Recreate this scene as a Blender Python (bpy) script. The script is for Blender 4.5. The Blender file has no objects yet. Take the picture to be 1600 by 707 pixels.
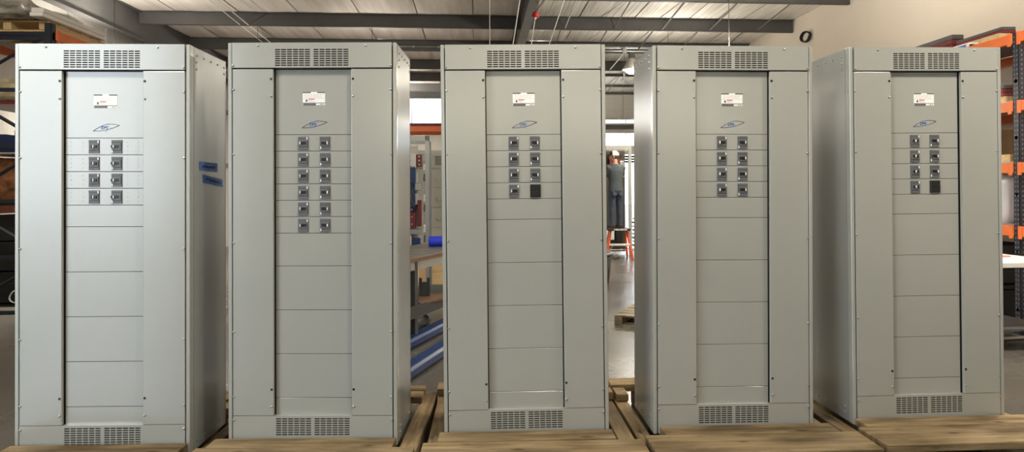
import bpy, math, random
from mathutils import Matrix, Vector
random.seed(7)
sc = bpy.context.scene
col = sc.collection
R = math.radians
IN = 0.0254

# ------------------------------------------------------------------ camera
EYE = 1.60
cam_d = bpy.data.cameras.new('camera'); cam = bpy.data.objects.new('camera', cam_d); col.objects.link(cam)
cam_d.sensor_fit = 'HORIZONTAL'; cam_d.sensor_width = 36.0
cam_d.lens = 1060.0 * 36.0 / 1600.0
cam_d.shift_y = -(353.5 - 293.7) / 1600.0
cam_d.clip_end = 200
_p, _r, _y = R(.182), R(.369), R(3.0)
fwd = Vector((math.sin(_y) * math.cos(_p), math.cos(_y) * math.cos(_p), math.sin(_p)))
rgt = Vector((math.cos(_y), -math.sin(_y), 0))
upv = rgt.cross(fwd)
r2 = rgt * math.cos(_r) - upv * math.sin(_r)
u2 = rgt * math.sin(_r) + upv * math.cos(_r)
M4 = Matrix((r2, u2, -fwd)).transposed().to_4x4(); M4.translation = Vector((0, 0, EYE))
cam.matrix_world = M4
sc.camera = cam

# ------------------------------------------------------------------ world and exposure
sc.view_settings.view_transform = 'Standard'; sc.view_settings.look = 'None'
sc.view_settings.gamma = 1.0; sc.view_settings.use_curve_mapping = False
sc.view_settings.exposure = 0.05
world = bpy.data.worlds.new('sky'); sc.world = world; world.use_nodes = True
bg = world.node_tree.nodes['Background']
bg.inputs[0].default_value = (.80, .90, .99, 1); bg.inputs[1].default_value = 5.0
LAMP_W = 170.0

# ------------------------------------------------------------------ materials
MATS = {}
def mat(name, rgb, rough=.6, metal=0.0, noise=0.0, nscale=(6, 6, 6), bump=0.0, bscale=(40, 40, 40), spec=.5, rgb2=None, detail=4, rnd=0.0, coat=0.0, vrough=0.0):
    if name in MATS: return MATS[name]
    m = bpy.data.materials.new(name); m.use_nodes = True
    nt = m.node_tree; b = nt.nodes['Principled BSDF']
    b.inputs['Base Color'].default_value = (*rgb, 1); b.inputs['Roughness'].default_value = rough
    b.inputs['Metallic'].default_value = metal; b.inputs['Specular IOR Level'].default_value = spec
    b.inputs['Coat Weight'].default_value = coat
    tc = nt.nodes.new('ShaderNodeTexCoord')
    cout = None
    if noise or rgb2:
        mp = nt.nodes.new('ShaderNodeMapping'); mp.inputs['Scale'].default_value = nscale
        nz = nt.nodes.new('ShaderNodeTexNoise'); nz.inputs['Scale'].default_value = 1.0; nz.inputs['Detail'].default_value = detail; nz.inputs['Roughness'].default_value = .6
        rp = nt.nodes.new('ShaderNodeValToRGB')
        c2 = rgb2 or tuple(c * (1 - noise) for c in rgb)
        rp.color_ramp.elements[0].position = .3; rp.color_ramp.elements[1].position = .7
        rp.color_ramp.elements[0].color = (*c2, 1); rp.color_ramp.elements[1].color = (*rgb, 1)
        nt.links.new(tc.outputs['Object'], mp.inputs[0]); nt.links.new(mp.outputs[0], nz.inputs['Vector'])
        nt.links.new(nz.outputs['Fac'], rp.inputs[0]); cout = rp.outputs[0]
        if vrough:
            mr = nt.nodes.new('ShaderNodeMapRange'); mr.inputs[3].default_value = rough - vrough; mr.inputs[4].default_value = rough + vrough
            nt.links.new(nz.outputs['Fac'], mr.inputs[0]); nt.links.new(mr.outputs[0], b.inputs['Roughness'])
    if rnd:
        oi = nt.nodes.new('ShaderNodeObjectInfo'); hs = nt.nodes.new('ShaderNodeHueSaturation')
        mr = nt.nodes.new('ShaderNodeMapRange'); mr.inputs[3].default_value = 1 - rnd; mr.inputs[4].default_value = 1 + rnd
        nt.links.new(oi.outputs['Random'], mr.inputs[0]); nt.links.new(mr.outputs[0], hs.inputs['Value'])
        if cout: nt.links.new(cout, hs.inputs['Color'])
        else: hs.inputs['Color'].default_value = (*rgb, 1)
        cout = hs.outputs[0]
    if cout: nt.links.new(cout, b.inputs['Base Color'])
    if bump:
        mp2 = nt.nodes.new('ShaderNodeMapping'); mp2.inputs['Scale'].default_value = bscale
        n2 = nt.nodes.new('ShaderNodeTexNoise'); n2.inputs['Scale'].default_value = 1.0; n2.inputs['Detail'].default_value = 3
        bp = nt.nodes.new('ShaderNodeBump'); bp.inputs['Strength'].default_value = bump; bp.inputs['Distance'].default_value = .02
        nt.links.new(tc.outputs['Object'], mp2.inputs[0]); nt.links.new(mp2.outputs[0], n2.inputs['Vector'])
        nt.links.new(n2.outputs['Fac'], bp.inputs['Height']); nt.links.new(bp.outputs[0], b.inputs['Normal'])
    MATS[name] = m; return m

def wood(name, light, dark, axis):
    """Sawn softwood: grain stretched along one axis, knots, per-plank tint."""
    if name in MATS: return MATS[name]
    s = [26, 26, 26]; s[axis] = 1.6
    m = mat(name, light, .75, 0, rgb2=dark, nscale=tuple(s), bump=.25, bscale=tuple(3 * v for v in s), spec=.2, rnd=.16, detail=6)
    nt = m.node_tree; b = nt.nodes['Principled BSDF']
    src = b.inputs['Base Color'].links[0].from_socket
    tc = next(n for n in nt.nodes if n.type == 'TEX_COORD')
    mp = nt.nodes.new('ShaderNodeMapping'); k = [9, 9, 9]; k[axis] = 3.2; mp.inputs['Scale'].default_value = k
    vo = nt.nodes.new('ShaderNodeTexVoronoi'); vo.inputs['Scale'].default_value = 1.0
    rp = nt.nodes.new('ShaderNodeValToRGB'); rp.color_ramp.elements[0].position = .05; rp.color_ramp.elements[1].position = .16
    rp.color_ramp.elements[0].color = (.32, .24, .18, 1); rp.color_ramp.elements[1].color = (1, 1, 1, 1)
    mx = nt.nodes.new('ShaderNodeMix'); mx.data_type = 'RGBA'; mx.blend_type = 'MULTIPLY'; mx.inputs[0].default_value = .8
    nt.links.new(tc.outputs['Object'], mp.inputs[0]); nt.links.new(mp.outputs[0], vo.inputs['Vector']); nt.links.new(vo.outputs['Distance'], rp.inputs[0])
    mp3 = nt.nodes.new('ShaderNodeMapping'); k3 = [7, 7, 7]; k3[axis] = 2.2; mp3.inputs['Scale'].default_value = k3
    oi = nt.nodes.new('ShaderNodeObjectInfo'); nt.links.new(oi.outputs['Random'], mp3.inputs['Location'])
    n3 = nt.nodes.new('ShaderNodeTexNoise'); n3.inputs['Scale'].default_value = 1.0; n3.inputs['Detail'].default_value = 5
    r3 = nt.nodes.new('ShaderNodeValToRGB'); r3.color_ramp.elements[0].position = .36; r3.color_ramp.elements[1].position = .58
    r3.color_ramp.elements[0].color = (.52, .48, .42, 1); r3.color_ramp.elements[1].color = (1.12, 1.1, 1.05, 1)
    m3 = nt.nodes.new('ShaderNodeMix'); m3.data_type = 'RGBA'; m3.blend_type = 'MULTIPLY'; m3.inputs[0].default_value = 1.0
    nt.links.new(tc.outputs['Object'], mp3.inputs[0]); nt.links.new(mp3.outputs[0], n3.inputs['Vector']); nt.links.new(n3.outputs['Fac'], r3.inputs[0])
    nt.links.new(src, m3.inputs[6]); nt.links.new(r3.outputs[0], m3.inputs[7]); src = m3.outputs[2]
    nt.links.new(src, mx.inputs[6]); nt.links.new(rp.outputs[0], mx.inputs[7]); nt.links.new(mx.outputs[2], b.inputs['Base Color'])
    return m

def emit(name, rgb, s):
    m = bpy.data.materials.new(name); m.use_nodes = True; nt = m.node_tree
    b = nt.nodes['Principled BSDF']; b.inputs['Emission Color'].default_value = (*rgb, 1); b.inputs['Emission Strength'].default_value = s
    MATS[name] = m; return m

def glassy(name, tint, mixf):
    m = bpy.data.materials.new(name); m.use_nodes = True; nt = m.node_tree; nt.nodes.remove(nt.nodes['Principled BSDF'])
    t = nt.nodes.new('ShaderNodeBsdfTransparent'); t.inputs[0].default_value = (*tint, 1)
    g = nt.nodes.new('ShaderNodeBsdfGlossy'); g.inputs['Roughness'].default_value = .15; g.inputs[0].default_value = (.9, .92, .95, 1)
    mx = nt.nodes.new('ShaderNodeMixShader'); mx.inputs[0].default_value = mixf
    nt.links.new(t.outputs[0], mx.inputs[1]); nt.links.new(g.outputs[0], mx.inputs[2]); nt.links.new(mx.outputs[0], nt.nodes['Material Output'].inputs[0])
    MATS[name] = m; return m

PAINT = mat('grey_enamel', (.36, .365, .335), .20, 0, noise=.04, nscale=(3, 3, 3), bump=.03, bscale=(260, 260, 260), spec=1.0, coat=.6)
PAINT.node_tree.nodes['Principled BSDF'].inputs['Coat Roughness'].default_value = .17
SHEET = mat('grey_sheet_side', (.33, .345, .335), .27, .15, noise=.06, nscale=(5, 5, .7), bump=.02, bscale=(8, 8, 2), spec=.6)
DARK = mat('dark_gap', (.012, .012, .013), .8)
BREAKER = mat('breaker_plastic', (.115, .118, .128), .45)
BLACK = mat('black_plastic', (.012, .012, .012), .4)
WHITEP = mat('white_print', (.85, .85, .83), .5)
GREYP = mat('grey_print', (.12, .12, .115), .5)
REDP = mat('red_print', (.62, .22, .22), .5)
PALEP = mat('pale_print', (.55, .50, .48), .5)
STEEL = mat('zinc_steel', (.46, .46, .44), .3, .9)
BLUEP = mat('blue_ink', (.03, .10, .42), .5)
NAVYP = mat('dark_ink', (.05, .06, .09), .5)
PALEBLUE = mat('pale_blue_ink', (.30, .42, .62), .5)
TAPE = mat('blue_tape', (.09, .20, .52), .7, noise=.25, nscale=(60, 60, 60))
WOODX = wood('pine_plank_across', (.30, .225, .13), (.125, .09, .05), 0)
WOODY = wood('pine_runner_along', (.30, .225, .13), (.13, .093, .052), 1)
FLOORM = mat('concrete', (.13, .12, .103), .26, 0, noise=.32, nscale=(.7, .7, .7), bump=.03, bscale=(30, 30, 30), detail=8, vrough=.1)
WALLC = mat('cream_paint', (.78, .70, .60), .8, noise=.06, nscale=(1, 1, 1), bump=.05, bscale=(20, 20, 20))
WALLG = mat('grey_insulation_wall', (.42, .40, .37), .7, noise=.12, nscale=(3, 12, .5), bump=.15, bscale=(4, 30, 1))
WALLB = mat('pale_metal_wall', (.70, .69, .65), .5, noise=.1, nscale=(14, 1, .4))
VINYL = mat('grey_vinyl_insulation', (.74, .69, .645), .55, .1, noise=.3, nscale=(6, .4, 1), bump=.35, bscale=(12, .8, 1))
FOIL = mat('white_foil_insulation', (.92, .89, .82), .34, .15, noise=.5, nscale=(26, .5, 1), bump=1.0, bscale=(20, .5, 1))  # colour streaks stand in for highlights and shade on the foil wrinkles
STEELD = mat('dark_steel_primer', (.10, .098, .098), .5, noise=.25, nscale=(2, 2, 2))
ORANGE = mat('orange_enamel', (.72, .16, .035), .45, noise=.12, nscale=(9, 9, 9))
RACKBLUE = mat('dark_blue_upright', (.014, .018, .03), .4)
RED = mat('dark_red_paint', (.16, .018, .02), .4)
CREAMW = mat('pale_timber', (.66, .48, .25), .7, noise=.2, nscale=(4, 30, 30))
CARD = mat('cardboard', (.30, .20, .11), .8, noise=.15, nscale=(9, 9, 9))
WHITE = mat('white_laminate', (.78, .77, .74), .5)
GALV = mat('galvanised_frame', (.42, .43, .42), .35, .7, noise=.15, nscale=(20, 20, 4))
BLUE = mat('blue_enamel', (.012, .045, .17), .35, noise=.3, nscale=(14, 14, 14))
BRIGHTBLUE = mat('bright_blue_wrap', (.01, .035, .62), .5, bump=.3, bscale=(60, 60, 60))
COPPER = mat('copper_wrap', (.42, .17, .07), .3, .3, rgb2=(.10, .045, .02), nscale=(9, 9, 14), bump=.5, bscale=(14, 14, 14))
FILM = mat('stretch_film', (.55, .52, .47), .22, 0, rgb2=(.13, .115, .10), nscale=(5, 9, 16), bump=.7, bscale=(9, 14, 22), spec=.8)
NAVY = mat('navy_cloth', (.012, .02, .07), .9)
SKIN = mat('skin', (.42, .22, .15), .6)
TEE = mat('slate_cotton', (.055, .068, .076), .9, noise=.2, nscale=(14, 14, 14), bump=.4, bscale=(12, 12, 5))
DENIM = mat('blue_denim', (.055, .075, .11), .9, rgb2=(.028, .04, .062), nscale=(16, 16, 6), bump=.4, bscale=(14, 14, 6))
LEATHER = mat('dark_boot_leather', (.035, .026, .02), .6)
MESHCAP = mat('pale_cap_mesh', (.62, .57, .50), .9)
HAIR = mat('dark_hair', (.03, .022, .016), .8)
FIBRE = mat('orange_fibreglass', (.62, .10, .035), .5)
ALU = mat('aluminium', (.70, .68, .62), .4, .6)
BIN = mat('charcoal_bin', (.03, .034, .038), .4)
RUST = mat('brown_scrap_board', (.17, .095, .05), .8, noise=.3, nscale=(9, 9, 9))
BENCH = mat('worn_bench_top', (.20, .195, .18), .45, .3, rgb2=(.10, .095, .085), nscale=(4, 4, 4), detail=8)
BENCHF = mat('bench_frame_steel', (.06, .065, .065), .45, .3)
WIRE = mat('pale_cable', (.72, .72, .70), .5)
GLASS = glassy('window_glass', (.97, .98, .98), .05)
WARMGLASS = glassy('warm_tint_pane', (1.0, .90, .74), .02)  # tint added to warm the window glows on the cabinets
BULB = emit('lamp_bulb', (1.0, .90, .70), 30)

# ------------------------------------------------------------------ mesh helpers
class MB:
    def __init__(s): s.v = []; s.f = []
    def box(s, x0, x1, y0, y1, z0, z1):
        n = len(s.v)
        s.v += [(x0, y0, z0), (x1, y0, z0), (x1, y1, z0), (x0, y1, z0), (x0, y0, z1), (x1, y0, z1), (x1, y1, z1), (x0, y1, z1)]
        s.f += [[n + i for i in q] for q in ((0, 3, 2, 1), (4, 5, 6, 7), (0, 1, 5, 4), (1, 2, 6, 5), (2, 3, 7, 6), (3, 0, 4, 7))]
        return s
    def quad(s, *p):
        n = len(s.v); s.v += list(p); s.f.append(list(range(n, n + len(p)))); return s
    def prism(s, pts, d):
        """closed outline pts (3D, planar) extruded by vector d"""
        n = len(s.v); k = len(pts); d = Vector(d)
        s.v += [tuple(p) for p in pts] + [tuple(Vector(p) + d) for p in pts]
        s.f.append([n + i for i in range(k)][::-1]); s.f.append([n + k + i for i in range(k)])
        for i in range(k):
            j = (i + 1) % k; s.f.append([n + i, n + j, n + k + j, n + k + i])
        return s
    def tube(s, pts, r, k=8, closed=False):
        pts = [Vector(p) for p in pts]; rs = r if isinstance(r, (list, tuple)) else [r] * len(pts)
        n = len(s.v); m = len(pts); ref = None
        for i, p in enumerate(pts):
            a = pts[(i - 1) % m] if (closed or i > 0) else p
            b = pts[(i + 1) % m] if (closed or i < m - 1) else p
            t = (b - a).normalized()
            if ref is None: ref = Vector((0, 0, 1)) if abs(t.z) < .9 else Vector((1, 0, 0))
            u = (ref - t * ref.dot(t)).normalized(); w = t.cross(u); ref = u
            for q in range(k):
                c = 2 * math.pi * q / k; s.v.append(tuple(p + (u * math.cos(c) + w * math.sin(c)) * rs[i]))
        for i in range(m if closed else m - 1):
            j = (i + 1) % m
            for q in range(k):
                h = (q + 1) % k; s.f.append([n + i * k + q, n + i * k + h, n + j * k + h, n + j * k + q])
        if not closed:
            s.f.append([n + q for q in range(k)][::-1]); s.f.append([n + (m - 1) * k + q for q in range(k)])
        return s
    def lathe(s, prof, k=16, cx=0, cy=0):
        n = len(s.v); m = len(prof)
        for (r, z) in prof:
            for q in range(k):
                c = 2 * math.pi * q / k; s.v.append((cx + r * math.cos(c), cy + r * math.sin(c), z))
        for i in range(m - 1):
            for q in range(k):
                h = (q + 1) % k; s.f.append([n + i * k + q, n + i * k + h, n + (i + 1) * k + h, n + (i + 1) * k + q])
        s.f.append([n + q for q in range(k)][::-1]); s.f.append([n + (m - 1) * k + q for q in range(k)])
        return s
    def ribbon(s, pts, w, y0, y1):
        """flat stroke in the x-z plane"""
        for (a, b) in zip(pts, pts[1:]):
            dx, dz = b[0] - a[0], b[1] - a[1]; L = math.hypot(dx, dz) or 1; nx, nz = -dz / L * w / 2, dx / L * w / 2
            s.prism([(a[0] + nx, y0, a[1] + nz), (a[0] - nx, y0, a[1] - nz), (b[0] - nx, y0, b[1] - nz), (b[0] + nx, y0, b[1] + nz)], (0, y1 - y0, 0))
        return s
    def mesh(s, name, m, smooth=False):
        me = bpy.data.meshes.new(name); me.from_pydata(s.v, [], s.f); me.validate()
        import bmesh
        bm = bmesh.new(); bm.from_mesh(me); bmesh.ops.recalc_face_normals(bm, faces=bm.faces); bm.to_mesh(me); bm.free()
        me.materials.append(m)
        if smooth: me.polygons.foreach_set('use_smooth', [True] * len(me.polygons))
        return me

def link(name, me, parent=None, loc=(0, 0, 0), rot=(0, 0, 0), bevel=0, seg=1):
    o = bpy.data.objects.new(name, me); col.objects.link(o)
    o.location = loc; o.rotation_euler = rot
    if parent is not None: o.parent = parent
    if bevel and me is not None:
        b = o.modifiers.new('bevel', 'BEVEL'); b.width = bevel; b.segments = seg; b.limit_method = 'ANGLE'
    return o
def part(name, mb, m, parent=None, loc=(0, 0, 0), rot=(0, 0, 0), bevel=0, smooth=False, seg=1):
    return link(name, mb.mesh(name, m, smooth), parent, loc, rot, bevel, seg)
def tag(o, label, cat, group=None):
    o['label'] = label; o['category'] = cat
    if group: o['group'] = group
    return o
def thing(name, label, cat, loc=(0, 0, 0), rot=(0, 0, 0), group=None):
    return tag(link(name, None, None, loc, rot), label, cat, group)
def struct(o): o['kind'] = 'structure'; return o
def bx(*a): return MB().box(*a)
CACHE = {}
def stuff(o): o['kind'] = 'stuff'; return o
def shared(key, fn, m, smooth=False):
    if key not in CACHE: CACHE[key] = fn().mesh(key, m, smooth)
    return CACHE[key]
def text_mesh(name, body, size, m, shear=0):
    c = bpy.data.curves.new(name, 'FONT'); c.body = body; c.size = size; c.extrude = .0006; c.align_x = 'CENTER'; c.align_y = 'CENTER'; c.shear = shear
    o = bpy.data.objects.new(name, c); col.objects.link(o)
    dg = bpy.context.evaluated_depsgraph_get(); me = bpy.data.meshes.new_from_object(o.evaluated_get(dg))
    bpy.data.objects.remove(o); me.materials.clear(); me.materials.append(m); return me

# ------------------------------------------------------------------ the building
XL, XR, YB, YF, ZC = -7.25, 6.95, 26.0, -12.0, 5.28
fl = struct(part('floor', bx(XL - .2, XR + .2, YF - .2, YB + .2, -.2, 0), FLOORM))
struct(part('ground', MB().box(-60, 60, -60, 80, -.3, -.2).box(XL - .2, -4.6, YF - .2, 3.8, -.2, .0005), mat('pale_yard_concrete', (.45, .45, .44), .8, noise=.15)))
for i, (x0, x1, y0, y1) in enumerate([(-7.2, 6.9, 5.495, 5.505), (-7.2, 6.9, 11.495, 11.505), (3.62, 3.63, -8, 25), (-3.4, -3.39, -8, 25)]):
    part('control_joint', bx(x0, x1, y0, y1, -.001, .0015), mat('joint_filler', (.08, .07, .06), .9), fl)

wr = struct(part('wall_right', bx(XR, XR + .2, YF, YB, 0, ZC), WALLC))
# left wall; unseen near part stepped inward so its doorway throws more daylight
wl = struct(part('wall_left', MB().box(XL - .2, XL, 3.8, YB, 0, ZC).box(XL, -4.4, 3.8, 4.0, 0, ZC).box(-4.6, -4.4, 2.4, 3.8, 0, ZC).box(-4.6, -4.4, -1.9, 2.4, 4.4, ZC).box(-4.6, -4.4, YF, -1.9, 0, ZC), WALLG))
for y in (11.2, 12.45, 13.7, 14.95, 16.2, 17.45):
    part('insulation_seam', bx(XL, XL + .02, y, y + .035, 0, ZC), WALLG, wl)
for z in (2.3, 3.85): part('girt', bx(XL, XL + .06, 4.1, YB, z, z + .12), STEELD, wl)
# front wall behind the camera: four high windows
wf = MB().box(-4.4, XR, YF - .2, YF, 0, 3.1).box(-4.4, XR, YF - .2, YF, 4.5, ZC)
xs = [-4.4] + [v for c in (-3.4, -.8, 2.6, 5.95) for v in (c - .95, c + .95)] + [XR]
for a, b in zip(xs[::2], xs[1::2]): wf.box(a, b, YF - .2, YF, 3.1, 4.5)
struct(part('wall_front', wf, mat('dark_block_wall', (.16, .15, .14), .8)))
for n, c in enumerate((-3.4, -.8, 2.6, 5.95)):
    o = struct(part('window_%d' % (n + 4), MB().box(c - .95, c + .95, YF - .12, YF - .06, 3.1, 3.14).box(c - .95, c + .95, YF - .12, YF - .06, 4.46, 4.5), STEELD))
    part('pane', bx(c - .95, c + .95, YF - .1, YF - .095, 3.14, 4.46), WARMGLASS, o)
# back wall with windows and a door opening
wb = MB()
W1 = (-3.4, -.7, 4.08, 5.16); W2 = (4.0, 6.9, 3.26, 3.80); W3 = (4.0, 6.9, 4.13, 4.33); D1 = (5.55, 6.5, 0, 2.95)
for x0, x1, z0, z1 in [(XL, -3.4, 0, ZC), (-3.4, -.7, 0, W1[2]), (-3.4, -.7, W1[3], ZC), (-.7, 4.0, 0, ZC), (4.0, D1[0], 0, W2[2]), (D1[0], D1[1], D1[3], W2[2]), (D1[1], XR, 0, W2[2]),
                       (4.0, XR, W2[3], W3[2]), (4.0, XR, W3[3], ZC), (6.9, XR, W2[2], W2[3]), (6.9, XR, W3[2], W3[3])]:
    wb.box(x0, x1, YB, YB + .2, z0, z1)
wbo = struct(part('wall_back', wb, WALLB))
for k in range(47):
    x = XL + .15 + k * .3
    if -3.5 < x < -.6 or x > 3.9: continue
    part('wall_rib', bx(x, x + .06, YB - .03, YB, 0, ZC), WALLB, wbo)
for z in (4.36, 4.62, 4.88): part('wall_rib', bx(3.9, XR, YB - .03, YB, z, z + .03), WALLB, wbo)
part('girt', bx(2.0, XR, YB - .14, YB, 3.92, 4.08), STEELD, wbo)
for n, (w, mull) in enumerate([(W1, (-2.45, -1.95, -1.15)), (W2, (4.9, 5.8)), (W3, (4.9, 5.8))]):
    fr = MB()
    fr.box(w[0], w[1], YB + .02, YB + .1, w[2], w[2] + .03).box(w[0], w[1], YB + .02, YB + .1, w[3] - .03, w[3])
    o = struct(part('window_%d' % (n + 1), fr, WHITE))
    for x in mull: part('mullion', bx(x - .015, x + .015, YB + .02, YB + .1, w[2] + .03, w[3] - .03), WHITE, o)
    xs = [w[0], *mull, w[1]]
    for a, b in zip(xs, xs[1:]): part('pane', bx(a + .015, b - .015, YB + .055, YB + .06, w[2] + .03, w[3] - .03), GLASS, o)
d1 = struct(part('door_1', MB().box(D1[0] - .06, D1[0], YB - .05, YB + .2, 0, D1[3] + .06).box(D1[1], D1[1] + .06, YB - .05, YB + .2, 0, D1[3] + .06).box(D1[0], D1[1], YB - .05, YB + .2, D1[3], D1[3] + .06), WALLB))
for z in (2.82, 2.72, 2.62): part('shutter_slat', bx(D1[0], D1[1], YB, YB + .03, z, z + .085), STEELD, d1)

# ceiling: deck, insulation strips, rafters, purlins, bridging rods
ce = struct(part('ceiling', MB().box(XL, -4.6, 3.8, YB, ZC + .02, ZC + .12).box(-4.6, XR, YF, YB, ZC + .02, ZC + .12), VINYL))
seams = [XL, -6.05, -4.8, -3.62, -2.38, -1.2, -.05, 1.05, 2.2, 3.4, 4.6, 5.8, XR]
PY = [9.75, 12.0, 14.25, 16.64, 19.1, 21.2, 23.4, 25.2]
def strip(x0, x1):
    m = MB(); n = 7; ys = sorted(set(([YF, -6, 0, 4, 7.4] if x0 > -4.9 else [3.8, 7.4]) + [p + (q - p) * t for p, q in zip(PY, PY[1:]) for t in (0, .25, .5, .75)] + [PY[-1], YB]))
    for j, y in enumerate(ys):
        for i in range(n):
            t = i / (n - 1); x = x0 + .012 + (x1 - x0 - .024) * t
            near = min((abs(y - p) for p in PY))
            m.v.append((x, y, ZC - .01 - .035 * math.sin(math.pi * t) ** .5 * min(1, near / .8) + .004 * math.sin(x * 41 + y)))
    for j in range(len(ys) - 1):
        for i in range(n - 1): a = j * n + i; m.f.append([a, a + 1, a + n + 1, a + n])
    return m
for a, b in zip(seams, seams[1:]): part('insulation_panel', strip(a, b), FOIL if a > 1.0 else VINYL, ce, smooth=True)
def ibeam(x, y0, y1, z0, z1, w):
    return MB().box(x - w / 2, x + w / 2, y0, y1, z0, z0 + .015).box(x - .006, x + .006, y0, y1, z0 + .015, z1 - .015).box(x - w / 2, x + w / 2, y0, y1, z1 - .015, z1)
for x, z0 in ((-6.78, 4.66), (.96, 4.68)): part('rafter', ibeam(x, YF if x > 0 else 3.8, YB, z0, ZC - .03, .17), STEELD, ce)
for i, y in enumerate(PY):
    s = .03
    def pz(x0, x1, a, b, z0, z1):
        return [(x0, y + s * x0 + a, z0), (x1, y + s * x1 + a, z0), (x1, y + s * x1 + b, z0), (x0, y + s * x0 + b, z0)], (0, 0, z1 - z0)
    m = MB(); x0, x1 = -7.2, 6.93
    segs = [(x0, x1, 5.0)] if i < 5 else [(x0, 1.0, 5.0), (1.0, x1, 5.19)]   # the far right bays have shallow purlins
    for a, b, zb in segs: m.prism(*pz(a, b, 0, .006, zb, 5.26)); m.prism(*pz(a, b, 0, .07, zb, zb + .006)); m.prism(*pz(a, b, -.064, .006, 5.254, 5.26))
    p = part('purlin', m, STEELD, ce)
    if i < len(PY) - 1:
        dy = PY[i + 1] - y
        for k, x in enumerate([1.9, 2.95, 4.0, 5.05, 6.1] if i in (1, 2) else [2.4, 4.6]):
            part('bridging_rod', MB().tube([(x, y + s * x + .02, 5.235), (x, y + dy + s * x - .02, 5.03)], .012 + .006 * (k == 2), 6), WIRE if (k == 0 and i == 1) else STEELD, p)

# ------------------------------------------------------------------ high-bay lamps, and added fill lamps of the same shape
def lamp(x, y, z, label, w=1.0, up=.15):
    t = thing('bay_or_fill_lamp', label, 'lamp', (x, y, z))
    part('reflector', MB().lathe([(.06, .30), (.10, .26), (.16, .12), (.24, 0), (.245, 0), (.165, .125), (.11, .27), (.06, .31)], 20), ALU, t, smooth=True)
    part('bulb', MB().lathe([(.02, -.10), (.09, -.085), (.15, -.03), (.17, .03), (.12, .10), (.05, .14)], 16), BULB, t, smooth=True)
    part('ballast', bx(-.07, .07, -.07, .07, .31, .46), STEELD, t)
    part('hanger', MB().tube([(0, 0, .46), (0, 0, ZC - z - .03)], .004, 6), BLACK, t)
    ld = bpy.data.lights.new('lamp_light', 'AREA'); ld.shape = 'DISK'; ld.size = .42; ld.energy = LAMP_W * w; ld.color = (1.0, .92, .79)
    lo = bpy.data.objects.new('lamp_light', ld); col.objects.link(lo); lo.parent = t; lo.location = (0, 0, -.11)
    if up <= 0: return
    ud = bpy.data.lights.new('lamp_uplight', 'AREA'); ud.shape = 'DISK'; ud.size = .2; ud.energy = LAMP_W * up; ud.color = (1.0, .92, .79)   # added upward light, brightens the ceiling and upper walls
    uo = bpy.data.objects.new('lamp_uplight', ud); col.objects.link(uo); uo.parent = t; uo.location = (0, 0, .47); uo.rotation_euler = (math.pi, 0, 0)
lamp(3.86, 16.6, 4.55, 'glowing high-bay lamp hanging above the man on the ladder', .8, .0)
for nx, x in (('left', -2.6), ('middle', .6), ('right', 3.4)):
    for ny, y in (('near', 2.7), ('far', -7.5)):
        lamp(x, y, 3.85 if y > 0 else 4.5, ('%s high-bay lamp hung in front of the cabinet fronts' % nx) if ny == 'near' else ('%s high-bay lamp in the row far behind the camera' % nx), (.37 if nx == 'right' else .30) if ny == 'near' else .04, .06)
for nx, x, w in (('left', -4.4, .4), ('middle', -.4, .12), ('right', 5.0, 1.0)):
    lamp(x, 5.2, 4.5, '%s fill lamp added out of view over the cabinets' % nx, w, .1)  # added above the view to light the side wall and racks
for nx, x, w, up in (('left', -4.6, .5, .03), ('middle', -2.2, .5, .12), ('right', 4.2, .6, .30)):
    lamp(x, 14.6, 3.5, '%s fill lamp added behind the cabinets to brighten the ceiling' % nx, w, up)  # added, hidden by the cabinets, to brighten floor and ceiling
lamp(3.5, 9.2, 3.05, 'hidden fill lamp added to brighten the cream wall', .5, 1.7)  # added out of sight, mostly upward light for the right wall
lamp(-6.2, 12.0, 3.5, 'hidden fill lamp added to brighten the grey left wall', .7, .5)  # added behind the first cabinet to lift the left wall
for nx, x in (('left', -3.4), ('right', 2.0)):
    lamp(x, 22.2, 3.9, '%s hidden fill lamp added to brighten the far ceiling' % nx, 1.0, 2.2)  # added out of sight, strong upward light for the far roof

# ------------------------------------------------------------------ switchboard cabinets
CW, CH, CD = 38 * IN, 90.88 * IN, .513
def uz(v): return CH - v * IN
def ux(u): return (u - 19) * IN
US, LS = 5.77, 84.11

def louvre(v0, v1, slots_v, yf=-.001):
    """front sheet with rows of slots cut through it, returned edges and slot walls"""
    x0, x1, z1, z0 = ux(1.06), ux(36.94), uz(v0), uz(v1)
    xs = [x0]; hole_x = set()
    for g in (10.72, 19.38):
        for c in range(6):
            a = ux(g + c * 1.345); xs += [a, a + 1.14 * IN]; hole_x.add(len(xs) - 2)
    xs.append(x1)
    zs = [z1]; hole_z = set()
    for v in slots_v: zs += [uz(v - .135), uz(v + .135)]; hole_z.add(len(zs) - 2)
    zs.append(z0)
    m = MB(); n = len(xs); t = .0025
    for z in zs:
        for x in xs: m.v.append((x, yf, z))
    for j in range(len(zs) - 1):
        for i in range(n - 1):
            a = j * n + i
            if i in hole_x and j in hole_z:
                k = len(m.v); q = [m.v[a], m.v[a + 1], m.v[a + n + 1], m.v[a + n]]
                m.v += [(p[0], p[1] + t, p[2]) for p in q]; c = [a, a + 1, a + n + 1, a + n]
                for e in range(4): m.f.append([c[e], c[(e + 1) % 4], k + (e + 1) % 4, k + e])
            else: m.f.append([a, a + 1, a + n + 1, a + n])
    k = len(m.v); m.v += [(x0, yf, z1), (x1, yf, z1), (x1, yf, z0), (x0, yf, z0), (x0, .0255, z1), (x1, .0255, z1), (x1, .0255, z0), (x0, .0255, z0)]
    for e in range(4): m.f.append([k + e, k + (e + 1) % 4, k + 4 + (e + 1) % 4, k + 4 + e])
    return m

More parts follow.
